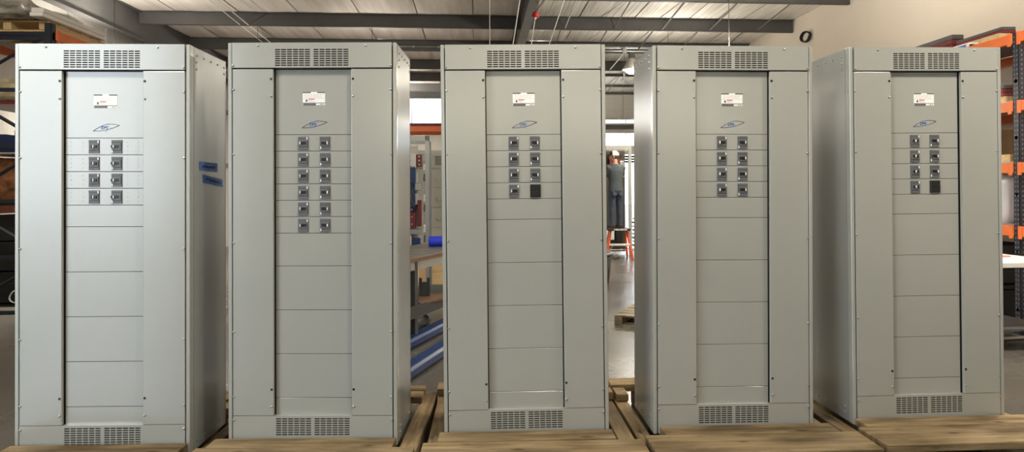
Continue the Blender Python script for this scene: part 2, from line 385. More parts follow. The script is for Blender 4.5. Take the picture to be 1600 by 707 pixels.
def emblem(m_arc, m_letters, m_flash):
    cx, cz = ux(19.25), uz(18.35); y0, y1 = .0232, .0246
    def arc(a, b, bulge, n=14):
        pts = []
        for i in range(n + 1):
            t = i / n; x = a[0] + (b[0] - a[0]) * t; z = a[1] + (b[1] - a[1]) * t + bulge * math.sin(math.pi * t) ; pts.append((cx + x, cz + z))
        return pts
    a, b = (-.073, -.020), (.073, .012)
    for (k, bl) in enumerate((.021, -.010)):
        pts = arc(a, b, bl)
        for i in range(len(pts) - 1):
            w = .0014 + .0016 * abs((i + .5) / (len(pts) - 1) - .5) * 2
            m_arc.ribbon([pts[i], pts[i + 1]], w, y0, y1)
    L = lambda pts, dx: m_letters.ribbon([(cx - .006 + .78 * (dx + x + z * .2), cz + .78 * z - .001) for x, z in pts], .0024, y0 - .0006, y1)
    L([(.012, .009), (.003, .009), (0, .005), (0, -.007), (.003, -.010), (.011, -.010)], -.026)
    L([(0, -.010), (0, .009), (.009, .009), (.011, .005), (.010, .001), (0, 0)], -.009)
    L([(.011, .009), (.002, .009), (0, .005), (.002, .001), (.009, -.001), (.011, -.005), (.009, -.010), (0, -.010)], .007)
    m_flash.ribbon([(cx + x, cz + z) for x, z in [(-.018, .012), (.016, .024), (.012, .006), (.026, -.002), (-.006, -.028), (-.004, -.010), (-.024, -.004), (-.018, .012)]], .0013, y0 + .0004, y1)

def sticker_parts():
    x0, x1, z0, z1 = ux(16.55), ux(21.65), uz(14.0), uz(11.0); y = .0232
    pl = bx(x0, x1, y, y + .0014, z0, z1)
    blk = MB().box(x0, x0 + .047, y - .0006, y, z1 - .007, z1).box(x1 - .045, x1, y - .0006, y, z1 - .007, z1)
    blk.box(x0, x1, y - .0006, y, z0 + .011, z0 + .0145).box(x0 + .002, x0 + .076, y - .0006, y, z0, z0 + .010).box(x1 - .028, x1 - .02, y - .0006, y, z0 + .003, z0 + .007).box(x1 - .016, x1 - .008, y - .0006, y, z0 + .003, z0 + .007)
    blk.prism([(x0 + .018, y - .0006, z0 + .019), (x0 + .026, y - .0006, z0 + .019), (x0 + .029, y - .0006, z0 + .028), (x0 + .023, y - .0006, z0 + .036), (x0 + .017, y - .0006, z0 + .028)], (0, .0006, 0))
    red = MB().box(x0 + .034, x0 + .067, y - .0006, y, z0 + .031, z0 + .0375)
    rnd = random.Random(3); pale = MB()
    pale.box(x0, x1, y - .0005, y, z0 + .0385, z0 + .0397).box(x0 + .068, x0 + .069, y - .0005, y, z0 + .0145, z0 + .0385)
    for r in range(3):
        x = x0 + .012
        while x < x1 - .016:
            w = rnd.uniform(.004, .012); pale.box(x, x + w, y - .0005, y, z0 + .0445 + r * .0075, z0 + .0472 + r * .0075); x += w + rnd.uniform(.002, .009)
    for r in range(2): pale.box(x0 + .034, x0 + .062 - r * .008, y - .0005, y, z0 + .020 + r * .005, z0 + .0222 + r * .005)
    return pl, blk, red, pale

def screw_mesh():
    return MB().tube([(0, .002, 0), (0, -.0035, 0), (0, -.0055, 0)], [.0062, .0062, .004], 8)

def breaker(root, x, z, side, handle):
    bz = link('circuit_breaker', shared('breaker_body', lambda: MB().box(-.0292, .0292, .012, .026, -.0375, .0375).box(-.025, .025, .008, .012, -.020, .020).box(-.0292, .0292, .0105, .012, .024, .0375).box(-.0292, .0292, .0105, .012, -.0375, -.024), BREAKER), root, (x, .0085, z), bevel=.0015)
    s = -1 if side == 'l' else 1
    link('handle_slot', shared('breaker_slot', lambda: bx(-.0175, .0175, .0068, .008, -.0085, .0085), BLACK), bz, (-.002 * s, 0, 0))
    hx = {'mid': 0.0, 'in': .013, 'out': -.015}[handle] * (1 if side == 'l' else -1)
    link('handle', shared('breaker_handle', lambda: MB().box(-.0026, .0026, -.001, .0068, -.0080, .0080), WHITEP), bz, (hx, 0, 0), bevel=.001)
    link('toggle_base', shared('breaker_toggle', lambda: bx(-.007, .007, .004, .0068, -.0075, .0075), BLACK), bz, (hx - .009 * s, 0, 0))
    link('tag_sticker', shared('breaker_tag', lambda: bx(-.003, .003, .0095, .0105, -.008, .008), WHITEP), bz, (.0235 * (1 if side == 'l' else -1), 0, .026 * (1 if side == 'l' else -1)))
    link('rating_print', shared('breaker_print', lambda: bx(-.008, .008, .0099, .0105, -.005, .005), GREYP), bz, (-.012 * (1 if side == 'l' else -1), 0, -.030 * (1 if side == 'l' else -1)))

def cabinet(label, X, Y, Z0, yaw, lean, rows, handles, blank=None):
    t = thing('switchboard_cabinet', label, 'cabinet', (X, Y, Z0), (0, -lean, R(yaw)), 'row of grey switchboard cabinets')
    # enclosure
    e = MB(); h = CW / 2
    e.box(-h, ux(.85), 0, .05, 0, CH).box(ux(37.15), h, 0, .05, 0, CH)
    e.box(-h, h, CD - .02, CD, 0, CH).box(-h + .02, h - .02, .03, CD - .02, CH - .012, CH - .002).box(-h + .02, h - .02, .03, CD - .02, 0, .02)
    link('enclosure_frame', CACHE.setdefault('encl', e.mesh('enclosure_frame', PAINT)), t, bevel=.0025)
    link('inner_shade_sheet', shared('inner', lambda: bx(-h + .006, h - .006, .0255, .05, .022, CH - .013), DARK), t)  # near-black sheet stands in for the shade inside the cabinet
    for s in (-1, 1):
        link('side_panel', shared('side%d' % s, lambda: bx(min(s * h, s * (h - .004)), max(s * h, s * (h - .004)), .052, CD - .001, .004, CH - .003), SHEET), t)
        for k in range(5):
            link('screw', shared('bolt_side%d' % s, lambda: MB().tube([(0, 0, 0), (s * .004, 0, 0), (s * .006, 0, 0)], [.006, .006, .004], 8), STEEL), t, (s * h, .09 + k * .098, CH - .045))
        for k in range(4):
            link('screw', CACHE['bolt_side%d' % s], t, (s * h, .09 + k * .11, .05))
        for y, z in ((.085, CH - .085), (CD - .03, CH - .085), (.085, CH - .125), (.085, .09)):
            link('screw', CACHE['bolt_side%d' % s], t, (s * h, y, z))
    link('top_panel', shared('top_panel', lambda: louvre(.03, US - .09, [1.62 + .503 * k for k in range(8)], -.008), PAINT), t)
    link('bottom_panel', shared('bottom_panel', lambda: louvre(LS + .03, 90.7, [84.82 + .503 * k for k in range(8)]), PAINT), t)
    # side covers with folded inner edge
    link('cover_panel', shared('coverL', lambda: MB().box(ux(1.06), ux(10.2), -.002, .0185, uz(LS - .02), uz(US + .16)), PAINT), t, bevel=.003, seg=2)
    link('cover_panel', shared('coverR', lambda: MB().box(ux(27.8), ux(36.94), -.002, .0185, uz(LS - .02), uz(US + .16)), PAINT), t, bevel=.003, seg=2)
    # recessed centre: dead-front sheets with shadow joints
    g = .05
    def sheet(key, v0, v1): return shared(key, lambda: bx(ux(10.42), ux(27.58), .0246, .0275, uz(v1 - g), uz(v0 + g)), PAINT)
    RT = 20.7; RH = 3.725
    title = link('title_panel', sheet('title', US + .12, RT), t, bevel=.001)
    stops = [RT + RH * k for k in range(rows + 1)]
    for k in range(rows):
        rp = link('breaker_strip', sheet('row%d' % k, stops[k], stops[k + 1]), t, bevel=.001)
        def dots():
            m = MB(); zc = uz((stops[k] + stops[k + 1]) / 2)
            for xx in (ux(11.6), ux(14.2), ux(23.9), ux(26.3)):
                for dz in (-.024, 0, .024): m.tube([(xx, .0248, zc + dz), (xx, .0240, zc + dz)], .0028, 6)
            return m
        stuff(link('knockout_dots', shared('dots%d' % k, dots, mat('knockout_grey', (.27, .27, .25), .5)), rp))  # dots slightly darker than the panel
    tail = [stops[-1], 50.5, 60.45, 70.4, 80.35, LS + .12] if rows == 6 else [stops[-1], 40.4, 50.4, 60.35, 70.3, 80.3, LS + .12]
    for k, (a, b) in enumerate(zip(tail, tail[1:])): link('filler_panel', sheet('fill%d_%d' % (rows, k), a, b), t, bevel=.001)
    # breakers
    for k in range(rows):
        zc = uz((stops[k] + stops[k + 1]) / 2 + .05)
        breaker(t, ux(16.65), zc, 'l', handles[0])
        if blank == k:
            link('blank_filler', shared('blank', lambda: MB().box(-.031, .031, .016, .026, -.038, .038).box(-.027, .027, .0145, .016, -.034, -.002).box(-.027, .027, .0145, .016, .002, .034), BLACK), t, (ux(21.6), 0, zc), bevel=.003)
        else: breaker(t, ux(21.6), zc, 'r', handles[1])
    # printed sticker and emblem
    if 'st' not in CACHE:
        a, b, c, d = sticker_parts(); CACHE['st'] = [a.mesh('st', WHITEP), b.mesh('stb', GREYP), c.mesh('str', REDP), d.mesh('stp', PALEP)]
        ma, ml, mf = MB(), MB(), MB(); emblem(ma, ml, mf); CACHE['em'] = [ma.mesh('ea', NAVYP), ml.mesh('el', BLUEP), mf.mesh('ef', PALEBLUE)]
    st = link('rating_label', CACHE['st'][0], t)
    for nm, me in zip(('label_bars', 'label_heading', 'label_text'), CACHE['st'][1:]): link(nm, me, st)
    em = link('emblem_arcs', CACHE['em'][0], t); link('emblem_letters', CACHE['em'][1], em); link('emblem_flash', CACHE['em'][2], em)
    # screws and holes on the front
    sm = shared('screw', screw_mesh, STEEL, True)
    for x in (ux(1.25), ux(36.75)):
        for v in (5.2, 10.6, 25.2, 45.2, 65.2, 79.8, 85.0): link('screw', sm, t, (x, -.008 if v < 6 else -.002, uz(v)))
    for x in (ux(6.9), ux(31.1)): link('screw', sm, t, (x, -.008, uz(.75)))
    link('screw', sm, t, (ux(33.0 if rows == 4 else 29), -.002, uz(89.9)))
    for x in (ux(9.75), ux(28.2)):
        for v in (12.1, 82.0): link('screw', sm, t, (x, -.003, uz(v)))
        for v in (8.2, 78.2): link('hole_plug', shared('plug', lambda: MB().tube([(0, .002, 0), (0, -.0014, 0)], .0075, 10), BLACK), t, (x, -.002, uz(v)))
    return t

BASE = [  # X, Y, bottom z, yaw, lean
    (-2.0924, 3.9146, EYE - 1.4527 - .0224, -1.417, -.0050),
    (-.9384, 3.9373, EYE - 1.4342 - .0224, -3.055, -.0035),
    (.2819, 3.9640, EYE - 1.4337 - .0224, -1.062, .0043),
    (1.5275, 3.9715, EYE - 1.4346 - .0224, -.749, -.0046),
    (2.7679, 4.0328, EYE - 1.4241 - .0224, .224, .0030)]
def base_of(i):
    X, Y, Z, yaw, lean = BASE[i]
    # the fit pivots the lean about mid height of the front centre line
    return (X + lean * (CH - 1.143), Y, Z, yaw, lean)
c1 = cabinet('leftmost grey switchboard cabinet, eight breakers, blue tape on its side', *base_of(0), 4, ('mid', 'in'))
c2 = cabinet('tall grey switchboard cabinet with twelve breakers in six rows', *base_of(1), 6, ('out', 'out'))
c3 = cabinet('middle grey switchboard cabinet with seven breakers and a black filler, seen straight on', *base_of(2), 4, ('out', 'out'), 3)
c4 = cabinet('grey switchboard cabinet with eight breakers, second from the right, left side showing', *base_of(3), 4, ('out', 'out'))
c5 = cabinet('rightmost grey switchboard cabinet with seven breakers and a black filler, beside orange rack', *base_of(4), 4, ('mid', 'out'), 3)
# two strips of blue tape with handwriting on the right side of the first cabinet
h = CW / 2
def tape(y0, y1, z0, z1, tilt, off, seed):
    m = MB(); n = 6
    for i in range(n + 1):
        f = i / n; y = y0 + (y1 - y0) * f; dz = tilt * f; w = off + .0015 * math.sin(i * 2.1 + seed)
        m.v += [(h + w, y, z0 + dz), (h + w + .0004, y, z1 + dz)]
    for i in range(n): m.f.append([2 * i, 2 * i + 1, 2 * i + 3, 2 * i + 2])
    o = part('masking_tape', m, TAPE, c1); o['label'] = 'strip of blue masking tape with faint handwriting'
    so = o.modifiers.new('thick', 'SOLIDIFY'); so.thickness = .0008
    r = random.Random(seed); g = MB(); y = y0 + (y1 - y0) * .14; zm = (z0 + z1) / 2; hgt = (z1 - z0) * .34
    for k in range(6):
        w = (y1 - y0) * .07; t = tilt * (y - y0) / (y1 - y0)
        pts = [(y, zm + t - hgt / 2), (y + w * .2, zm + t + hgt * r.uniform(.2, .5)), (y + w * .5, zm + t - hgt * r.uniform(-.1, .4)), (y + w, zm + t + hgt * r.uniform(.1, .5)), (y + w, zm + t - hgt / 2)]
        for a, b in zip(pts, pts[1:]): g.tube([(h + off + .0025, *a), (h + off + .0025, *b)], .0012, 4)
        y += (y1 - y0) * .125
    part('handwriting', g, mat('marker_ink', (.02, .03, .14), .6), o)
tape(.12, .375, CH - .706, CH - .652, -.004, .0012, 1)
tape(.165, .465, CH - .775, CH - .728, -.028, .0022, 5)

# ------------------------------------------------------------------ timber skids under the cabinets
def skid(i, label, ra, rb, A, B, back):
    X, Y, Z, yaw, lean = BASE[i]
    t = thing('wooden_skid', label, 'pallet', (X, Y, 0), (0, 0, R(yaw)), 'timber skids under the cabinets')
    top = Z - .002; hw = CW / 2
    for a, b in (ra, rb, (-.40, -.26), (.26, .40)):
        part('runner', bx(a, b, -.44, 1.04, .004, top if abs(a) < .45 and abs(b) < .45 else top - .004), WOODY, t, bevel=.004)
    th = .198 - top
    for (x0, x1, y0, y1) in (A, B):
        part('deck_plank', bx(x0, x1, y0, y1, top + .0005, .198 + random.uniform(-.004, .004)), WOODX, t, (0, 0, 0), (0, 0, R(random.uniform(-.3, .3))), bevel=.004)
    for (x0, x1, y0, y1) in back:
        part('deck_plank', bx(x0, x1, y0, y1, top + .0005, .192 + random.uniform(-.005, .005)), WOODX, t, bevel=.004)
skid(0, 'timber skid under the leftmost cabinet with the blue tape', (-.585, -.495), (.490, .562), (-.50, .475, -.155, -.018), (-.60, .47, -.44, -.165), [(-.6, .57, .60, .74), (-.6, .57, .80, 1.0)])
skid(1, 'timber skid under the cabinet with twelve breakers', (-.555, -.490), (.492, .592), (-.555, .475, -.150, -.018), (-.60, .60, -.44, -.158), [(-.57, .515, .76, .90), (-.57, .515, .92, 1.04)])
skid(2, 'timber skid under the middle cabinet facing straight on', (-.575, -.492), (.535, .635), (-.505, .50, -.165, -.018), (-.585, .645, -.44, -.175), [(-.585, .63, .86, 1.02), (.45, .64, .70, .82)])
skid(3, 'timber skid under the cabinet second from the right', (-.590, -.505), (.525, .605), (-.455, .56, -.16, -.02), (-.575, .65, -.44, -.17), [(-.585, .60, .86, 1.02), (-.585, -.50, .64, .80)])
skid(4, 'pale timber skid under the rightmost cabinet with wide front board', (-.600, -.505), (.51, .62), (-.478, .70, -.150, -.015), (-.545, .72, -.445, -.160), [(-.6, .62, .86, 1.02)])

# ------------------------------------------------------------------ pallet racks
def rack(label, x_front, x_back, ys, height, levels, holes=True):
    t = thing('pallet_rack', label, 'rack', (0, 0, 0))
    ax = x_front; s = 1 if x_back > x_front else -1
    for y in ys:
        for x in (x_front, x_back):
            xa, xb = (x, x + s * .075); a, b = min(xa, xb), max(xa, xb)
            u = part('upright', MB().box(a, b, y - .04, y - .036, 0, height).box(a, b, y + .036, y + .04, 0, height).box(*(sorted((x, x + s * .004))), y - .04, y + .04, 0, height).box(a - .02, b + .02, y - .06, y + .06, 0, .008), RACKBLUE, t)
            if holes:
                m = MB(); z = .12
                while z < height - .05:
                    for dy in (-.018, .018): m.box(*(sorted((x - s * .0012, x))), y + dy - .006, y + dy + .006, z, z + .018)
                    m.box(x + s * .03, x + s * .042, y - .0412, y - .04, z, z + .018) if s > 0 else m.box(x - .042, x - .03, y - .0412, y - .04, z, z + .018)
                    z += .0508
                stuff(part('perforations', m, mat('hole_dots', (.15, .15, .16) if x_front > 0 else (.005, .005, .006), .6), u))  # perforations are flat dots, paler than the upright on the right rack
        zs = [.25 + k * .62 for k in range(int((height - .3) / .62) + 1)]
        for k, z in enumerate(zs):
            part('frame_strut', MB().box(min(x_front, x_back), max(x_front, x_back), y - .02, y + .02, z, z + .04), RACKBLUE, t)
            if k + 1 < len(zs):
                a, b = (x_front + s * .05, x_back) if k % 2 else (x_back, x_front + s * .05)
                part('frame_brace', MB().tube([(a, y, z + .02), (b, y, zs[k + 1] + .02)], .02, 4), RACKBLUE, t)
        if height > 3.3: part('frame_strut', MB().box(min(x_front, x_back), max(x_front, x_back), y - .02, y + .02, 3.30, 3.355), RACKBLUE, t)
    for y0, y1 in zip(ys, ys[1:]):
        for z in levels:
            for x in (x_front, x_back):
                xa, xb = (x - s * .012, x + s * .04) if x == x_front else (x + s * .035, x + s * .085)
                b = part('beam', bx(min(xa, xb), max(xa, xb), y0 + .041, y1 - .041, z - .11, z), ORANGE, t, bevel=.004)
                for yy in (y0 + .043, y1 - .083):
                    xc = x - s * .018 if x == x_front else x + s * .095
                    part('connector_plate', bx(min(xc, xc + s * .006), max(xc, xc + s * .006), yy, yy + .05, z - .135, z + .004), ORANGE, b)
    return t
rack('tall pallet rack with dark uprights behind the leftmost cabinet', -4.70, -5.78, [7.82, 10.5], 3.49, [3.42, 2.04, 1.46, .32], False)
rack('orange and dark blue pallet rack along the cream wall', 5.85, 6.82, [4.55, 7.06, 9.6], 3.27, [3.27, 2.53, 1.86, 1.17])
rack('distant orange pallet rack far behind the open frame', -3.4, -4.3, [17.0, 19.6], 3.3, [3.25, 2.0], False)
# far rack seen across the gap: beam parallel to the cabinet row
t = thing('pallet_rack', 'far orange rack crossing the gap between second and third cabinets', 'rack', (0, 0, 0))
for x in (-3.0, -.35):
    for y in (17.2, 18.2): part('upright', bx(x - .04, x + .04, y - .035, y + .035, 0, 3.35), RACKBLUE, t)
for y in (17.16, 18.24):
    for z in (3.22, 1.9): part('beam', bx(-2.96, -.39, y - .03, y + .03, z - .13, z), ORANGE, t, bevel=.004)

# goods on the left rack
def pallet(label, loc, rz, w=1.2, d=1.0, m1=None, nb=7, group=None):
    t = thing('timber_pallet', label, 'pallet', loc, (0, 0, rz), group)
    m1 = m1 or WOODX
    for y in (-d / 2, -.05, d / 2 - .09): part('stringer', bx(-w / 2, w / 2, y, y + .09, .018, .105), m1, t)
    bw = w / nb
    for k in range(nb):
        x = -w / 2 + k * bw; part('deck_board', bx(x + .008, x + bw - .012, -d / 2, d / 2, .105, .125 + .004 * (k % 2)), m1, t, bevel=.003)
    for k in (0, nb // 2, nb - 1):
        x = -w / 2 + k * bw; part('bottom_board', bx(x + .008, x + bw - .012, -d / 2, d / 2, 0, .018), m1, t)
    return t
pallet('pale timber pallet on top of the left rack', (-5.25, 8.64, 3.421), R(90), 1.5, .88, CREAMW)
def wrapped(name, label, cat, loc, size, m, seed, rz=0, lumps=.03):
    """bundle in film: subdivided box with a crumpled surface"""
    r = random.Random(seed); mb = MB(); nx, ny, nz = 9, 9, 7; w, d, hh = size
    idx = {}
    def P(i, j, k):
        if (i, j, k) not in idx:
            x, y, z = (i / nx - .5), (j / ny - .5), k / nz
            rx = 1 - .10 * (abs(z - .5) * 2) ** 3; a = lumps
            bump_ = math.sin(7 * x + seed) * math.sin(9 * y + 2 * seed) * math.sin(6 * z + seed)
            q = (x * w * rx + r.uniform(-a, a) * .35, y * d * rx + r.uniform(-a, a) * .35, z * hh + (0 if k == 0 else a * bump_ + r.uniform(-a, a) * .3))
            idx[(i, j, k)] = len(mb.v); mb.v.append(q)
        return idx[(i, j, k)]
    for i in range(nx):
        for j in range(ny):
            for k in (0, nz): mb.f.append([P(i, j, k), P(i + 1, j, k), P(i + 1, j + 1, k), P(i, j + 1, k)])
        for k in range(nz):
            for j in (0, ny): mb.f.append([P(i, j, k), P(i + 1, j, k), P(i + 1, j, k + 1), P(i, j, k + 1)])
    for j in range(ny):
        for k in range(nz):
            for i in (0, nx): mb.f.append([P(i, j, k), P(i, j + 1, k), P(i, j + 1, k + 1), P(i, j, k + 1)])
    return tag(part(name, mb, m, None, loc, (0, 0, rz), smooth=True), label, cat)
wrapped('wrapped_bundle', 'film-wrapped bundle on the pallet atop the left rack', 'bundle', (-5.32, 8.45, 3.552), (.82, 1.5, .20), FILM, 2, 0, .035)
tag(part('white_sheet_stack', MB().box(-.07, .07, -.62, .62, 0, .045).box(-.065, .07, -.60, .60, .048, .10), WHITE, None, (-4.825, 8.35, 3.552), (0, 0, R(-1)), bevel=.006), 'white sheet stack along the edge of the bundle atop left rack', 'sheets')
tag(part('black_strap_roll', MB().tube([(0, -.05, .08), (0, .05, .08)], .075, 14), BLACK, None, (-5.15, 7.95, 3.775), smooth=True), 'black strap roll lying on the wrapped bundle atop left rack', 'roll')
for z, nm in ((2.041, 'two'),):
    tag(part('shelf_board', bx(-5.72, -4.72, 7.9, 10.4, 2.041, 2.06), WHITE), 'white shelf board across the left rack', 'shelf')
wrapped('wrapped_package', 'crumpled film-wrapped yellowish package high on the left rack', 'package', (-5.27, 8.3, 2.64), (.95, .7, .25), mat('yellow_film', (.62, .54, .36), .25, rgb2=(.22, .18, .11), nscale=(5, 9, 16), bump=.7, bscale=(9, 14, 22), spec=.8), 9)
tag(part('red_carton', MB().box(-.44, .44, -.3, .3, 0, .58).box(-.442, .442, -.302, .302, .42, .58), RED, None, (-5.27, 9.1, 2.631), bevel=.006), 'dark red carton behind the crumpled package on the left rack', 'carton')
tag(part('brown_carton', MB().box(-.44, .44, -.3, .3, 0, .46).box(-.442, .442, -.302, .302, .33, .46), mat('dark_cardboard', (.09, .055, .035), .8), None, (-5.27, 9.2, 2.061), bevel=.006), 'dark brown carton behind the navy tarp on the left rack', 'carton')
tag(part('shelf_board', bx(-5.72, -4.72, 7.9, 10.4, 2.60, 2.63), RED), 'dark red board below the crumpled package on the left rack', 'shelf')
wrapped('folded_tarp', 'navy folded tarp on the white shelf of the left rack', 'tarp', (-5.27, 8.15, 2.061), (.85, .4, .20), NAVY, 4)
tag(part('foam_block', MB().box(-.18, .18, -.1, .1, 0, .22).box(-.14, .10, -.08, .08, .22, .30), WHITE, None, (-5.42, 8.55, 2.061), bevel=.01), 'white foam block behind the navy tarp on the left rack', 'foam')
tag(part('shelf_board', bx(-5.72, -4.72, 7.9, 10.4, 1.461, 1.48), BLACK), 'black shelf board under the copper bundle on the left rack', 'shelf')
wrapped('copper_bundle', 'copper-brown bundle in glossy film on the left rack', 'bundle', (-5.25, 8.32, 1.483), (.9, .6, .50), COPPER, 6, 0, .05)
def crate(label, loc, s):
    t = thing('storage_crate', label, 'crate', loc); w, d, hh = s
    part('crate_body', MB().box(-w / 2, w / 2, -d / 2, -d / 2 + .012, 0, hh).box(-w / 2, w / 2, d / 2 - .012, d / 2, 0, hh).box(-w / 2, -w / 2 + .012, -d / 2, d / 2, 0, hh).box(w / 2 - .012, w / 2, -d / 2, d / 2, 0, hh).box(-w / 2, w / 2, -d / 2, d / 2, 0, .012), BLACK, t)
    part('rim', MB().box(-w / 2 - .012, w / 2 + .012, -d / 2 - .012, -d / 2, hh - .03, hh).box(-w / 2 - .012, w / 2 + .012, d / 2, d / 2 + .012, hh - .03, hh), BLACK, t)
    for z in (hh * .3, hh * .6): part('rib', bx(-w / 2, w / 2, -d / 2 - .006, -d / 2, z, z + .015), BLACK, t)
    return t
tag(part('shelf_board', bx(-5.72, -4.72, 7.9, 10.4, .321, .34), BLACK), 'black lowest shelf board of the left rack', 'shelf')
crate('black crate at the bottom of the left rack, with coiled cable', (-5.2, 8.3, .341), (.85, .6, .36))
cr2 = crate('black crate in the middle of three on the left rack', (-5.2, 8.35, .703), (.85, .6, .34))
cr3 = crate('topmost black crate with white lettering on the left rack', (-5.2, 8.35, 1.045), (.85, .6, .30))
link('lettering', text_mesh('lettering', 'A STE', .09, WHITEP), cr3, (.08, -.315, .22), (R(90), 0, 0))
def coil(name, label, cat, loc, rot, rad, r, m, turns=3):
    pts = [(rad * math.cos(a) + .004 * math.sin(3 * a), rad * math.sin(a), r * 1.7 * a / (2 * math.pi)) for a in [2 * math.pi * k / 22 for k in range(22 * turns + 1)]]
    return tag(part(name, MB().tube(pts, r, 6), m, None, loc, rot, smooth=True), label, cat)
coil('cable_coil', 'pale coil of cable hanging on the lowest crate of the left rack', 'cable', (-5.19, 7.945, .43), (R(80), 0, 0), .07, .006, WIRE, 2)

# goods on the right rack
def panel_stack(label, loc, w, L, n, th, mats, group=None):
    t = thing('panel_stack', label, 'panels', loc, (0, 0, R(-1)), group)
    for k in range(n): part('panel', bx(-w / 2 + .004 * (k % 3), w / 2 + .004 * (k % 2), .01 * (k % 2), L, k * th + .001, (k + 1) * th - .003), mats[k % len(mats)] if k < n - 1 else STEELD, t, bevel=.002)
    return t
for z, nm in ((3.271, 'top'), (2.531, 'upper'), (1.861, 'middle'), (1.171, 'lower')):
    tag(part('shelf_deck', bx(5.91, 6.84, 7.12, 9.55, z, z + .018), GALV if nm != 'top' else STEELD), '%s deck sheet of the rack along the cream wall' % nm, 'shelf')
panel_stack('long stack of dark red panels atop the rack by the cream wall', (6.30, 8.55, 3.29), .16, 3.2, 5, .062, [RED])
panel_stack('shorter dark panels lying on timber atop the right rack', (6.32, 7.72, 3.425), .17, .80, 2, .04, [RED])
tag(part('timber_block', bx(-.075, .075, 0, .78, 0, .132), CREAMW, None, (6.27, 7.72, 3.291), bevel=.003), 'pale timber block under the dark panels atop the right rack', 'timber')
tag(part('blue_white_box', MB().box(-.06, .06, 0, 1.0, 0, .07).box(-.061, .061, .0, .9, .02, .055), WHITE, None, (6.06, 7.95, 3.291), bevel=.004), 'white carton with blue stripe atop the right rack', 'carton')
link('stripe', bx(-.0625, .0625, .05, .85, .02, .056).mesh('stripe', mat('carton_blue', (.08, .16, .55), .5)), bpy.data.objects['blue_white_box'])
panel_stack('dark red panels on the upper shelf of the right rack', (6.05, 7.35, 2.62), .22, 1.4, 3, .045, [RED])
tag(part('timber_block', bx(-.11, .11, 0, 1.2, 0, .068), CREAMW, None, (6.05, 7.32, 2.55), bevel=.003), 'pale timber under red panels on the upper right shelf', 'timber')
tag(part('cardboard_box', MB().box(-.2, .2, 0, .7, 0, .40).box(-.2, -.004, -.002, 0, .36, .40), CARD, None, (6.28, 7.75, 1.88), bevel=.003), 'brown cardboard box on the middle shelf of the right rack', 'box')
tag(part('small_carton', MB().box(-.12, .12, 0, .3, 0, .055).box(-.122, .122, -.002, .302, .055, .085), CREAMW, None, (6.1, 7.3, 1.88), bevel=.003), 'small cream lidded carton on the middle shelf of the right rack', 'box')
wrapped('white_sack', 'large white wrapped sack on the lower shelf of the right rack', 'sack', (6.36, 7.75, 1.19), (.8, .9, .55), mat('white_sack', (.62, .64, .70), .6, bump=.3, bscale=(9, 9, 9)), 3)
tag(part('tool_case', MB().box(-.3, .3, -.4, .4, 0, .4).box(-.31, .31, -.41, .41, .4, .46), BLACK, None, (6.35, 8.0, 0), bevel=.01), 'black tool case on the floor under the right rack', 'case')
crate('black crate standing on the tool case under the right rack', (6.35, 8.0, .462), (.6, .8, .45))

# white table at the right edge
t = thing('work_table', 'white-topped table at the right edge beside the rack', 'table', (5.18, 6.55, 0), (0, 0, R(2)))
part('table_top', bx(-.42, .55, -.30, .55, .82, .87), WHITE, t, bevel=.004)
for x in (-.34, .45):
    for y in (-.24, .48): part('leg', bx(x, x + .04, y, y + .04, 0, .82), STEELD, t)
part('lower_shelf', bx(-.34, .49, -.24, .52, .2, .22), STEELD, t)
tag(part('red_edged_sheet', MB().box(-.3, .3, -.15, .15, 0, .012), mat('pale_red', (.62, .30, .26), .6), None, (5.2, 6.8, .871), (0, 0, R(20)), bevel=.002), 'pale red sheet lying on the white table', 'sheet')
for k, (x, y, a, lb) in enumerate(((4.9, 6.75, 8, 'nearer'), (4.85, 7.45, -4, 'farther'))):
    tag(part('white_pipe', MB().tube([(-.5, 0, .018), (.0, 0, .018), (.55, 0, .018)], .016, 8), WIRE, None, (x + .3, y, .001), (0, 0, R(a)), smooth=True), '%s white pipe lying on the floor by the right rack' % lb, 'pipe')

# ------------------------------------------------------------------ gap between second and third cabinets
# workbench turned well away from the row
t = thing('workbench', 'steel workbench with worn top behind the gap beside the middle cabinet', 'workbench', (-.62, 7.12, 0), (0, 0, R(67.7)))
part('bench_top', bx(-.8, 1.7, 0, .80, .868, .90), BENCH, t, bevel=.004)
part('edge_strip', bx(-.8, 1.7, -.012, 0, .862, .898), RUST, t)
part('apron', bx(-.75, 1.65, .02, .07, .77, .868), GALV, t)
for x in (-.02, .88):
    for y in (.02, .70): part('leg', bx(x, x + .07, y, y + .07, 0, .868), BENCHF, t)
part('lower_shelf', bx(-.75, 1.65, .03, .74, .33, .37), BENCHF, t)
part('shelf_rail', bx(-.75, 1.65, .015, .03, .27, .40), BENCHF, t)
tag(part('scrap_board', bx(-.3, .35, -.2, .2, 0, .03), RUST, None, (-.62, 7.62, .372), (0, 0, R(60)), bevel=.004), 'brown scrap board on the lower shelf of the workbench', 'board')
tag(part('steel_bracket', MB().box(-.06, .06, -.04, .04, 0, .02).box(-.06, -.03, -.04, .04, .02, .20).box(.03, .06, -.04, .04, .02, .20).box(-.03, .03, -.04, .04, .02, .15), BENCHF, None, (-.60, 7.78, .402), (0, 0, R(10)), bevel=.003), 'dark forked steel bracket standing on the scrap board', 'bracket')
rl = tag(part('blue_roll', MB().tube([(-.2, 0, 0), (-.19, 0, 0), (.19, 0, 0), (.2, 0, 0)], [.055, .064, .064, .055], 18), BRIGHTBLUE, None, (-.40, 8.5, .9655), (0, 0, R(8)), smooth=True), 'bright blue roll lying on the workbench', 'roll')
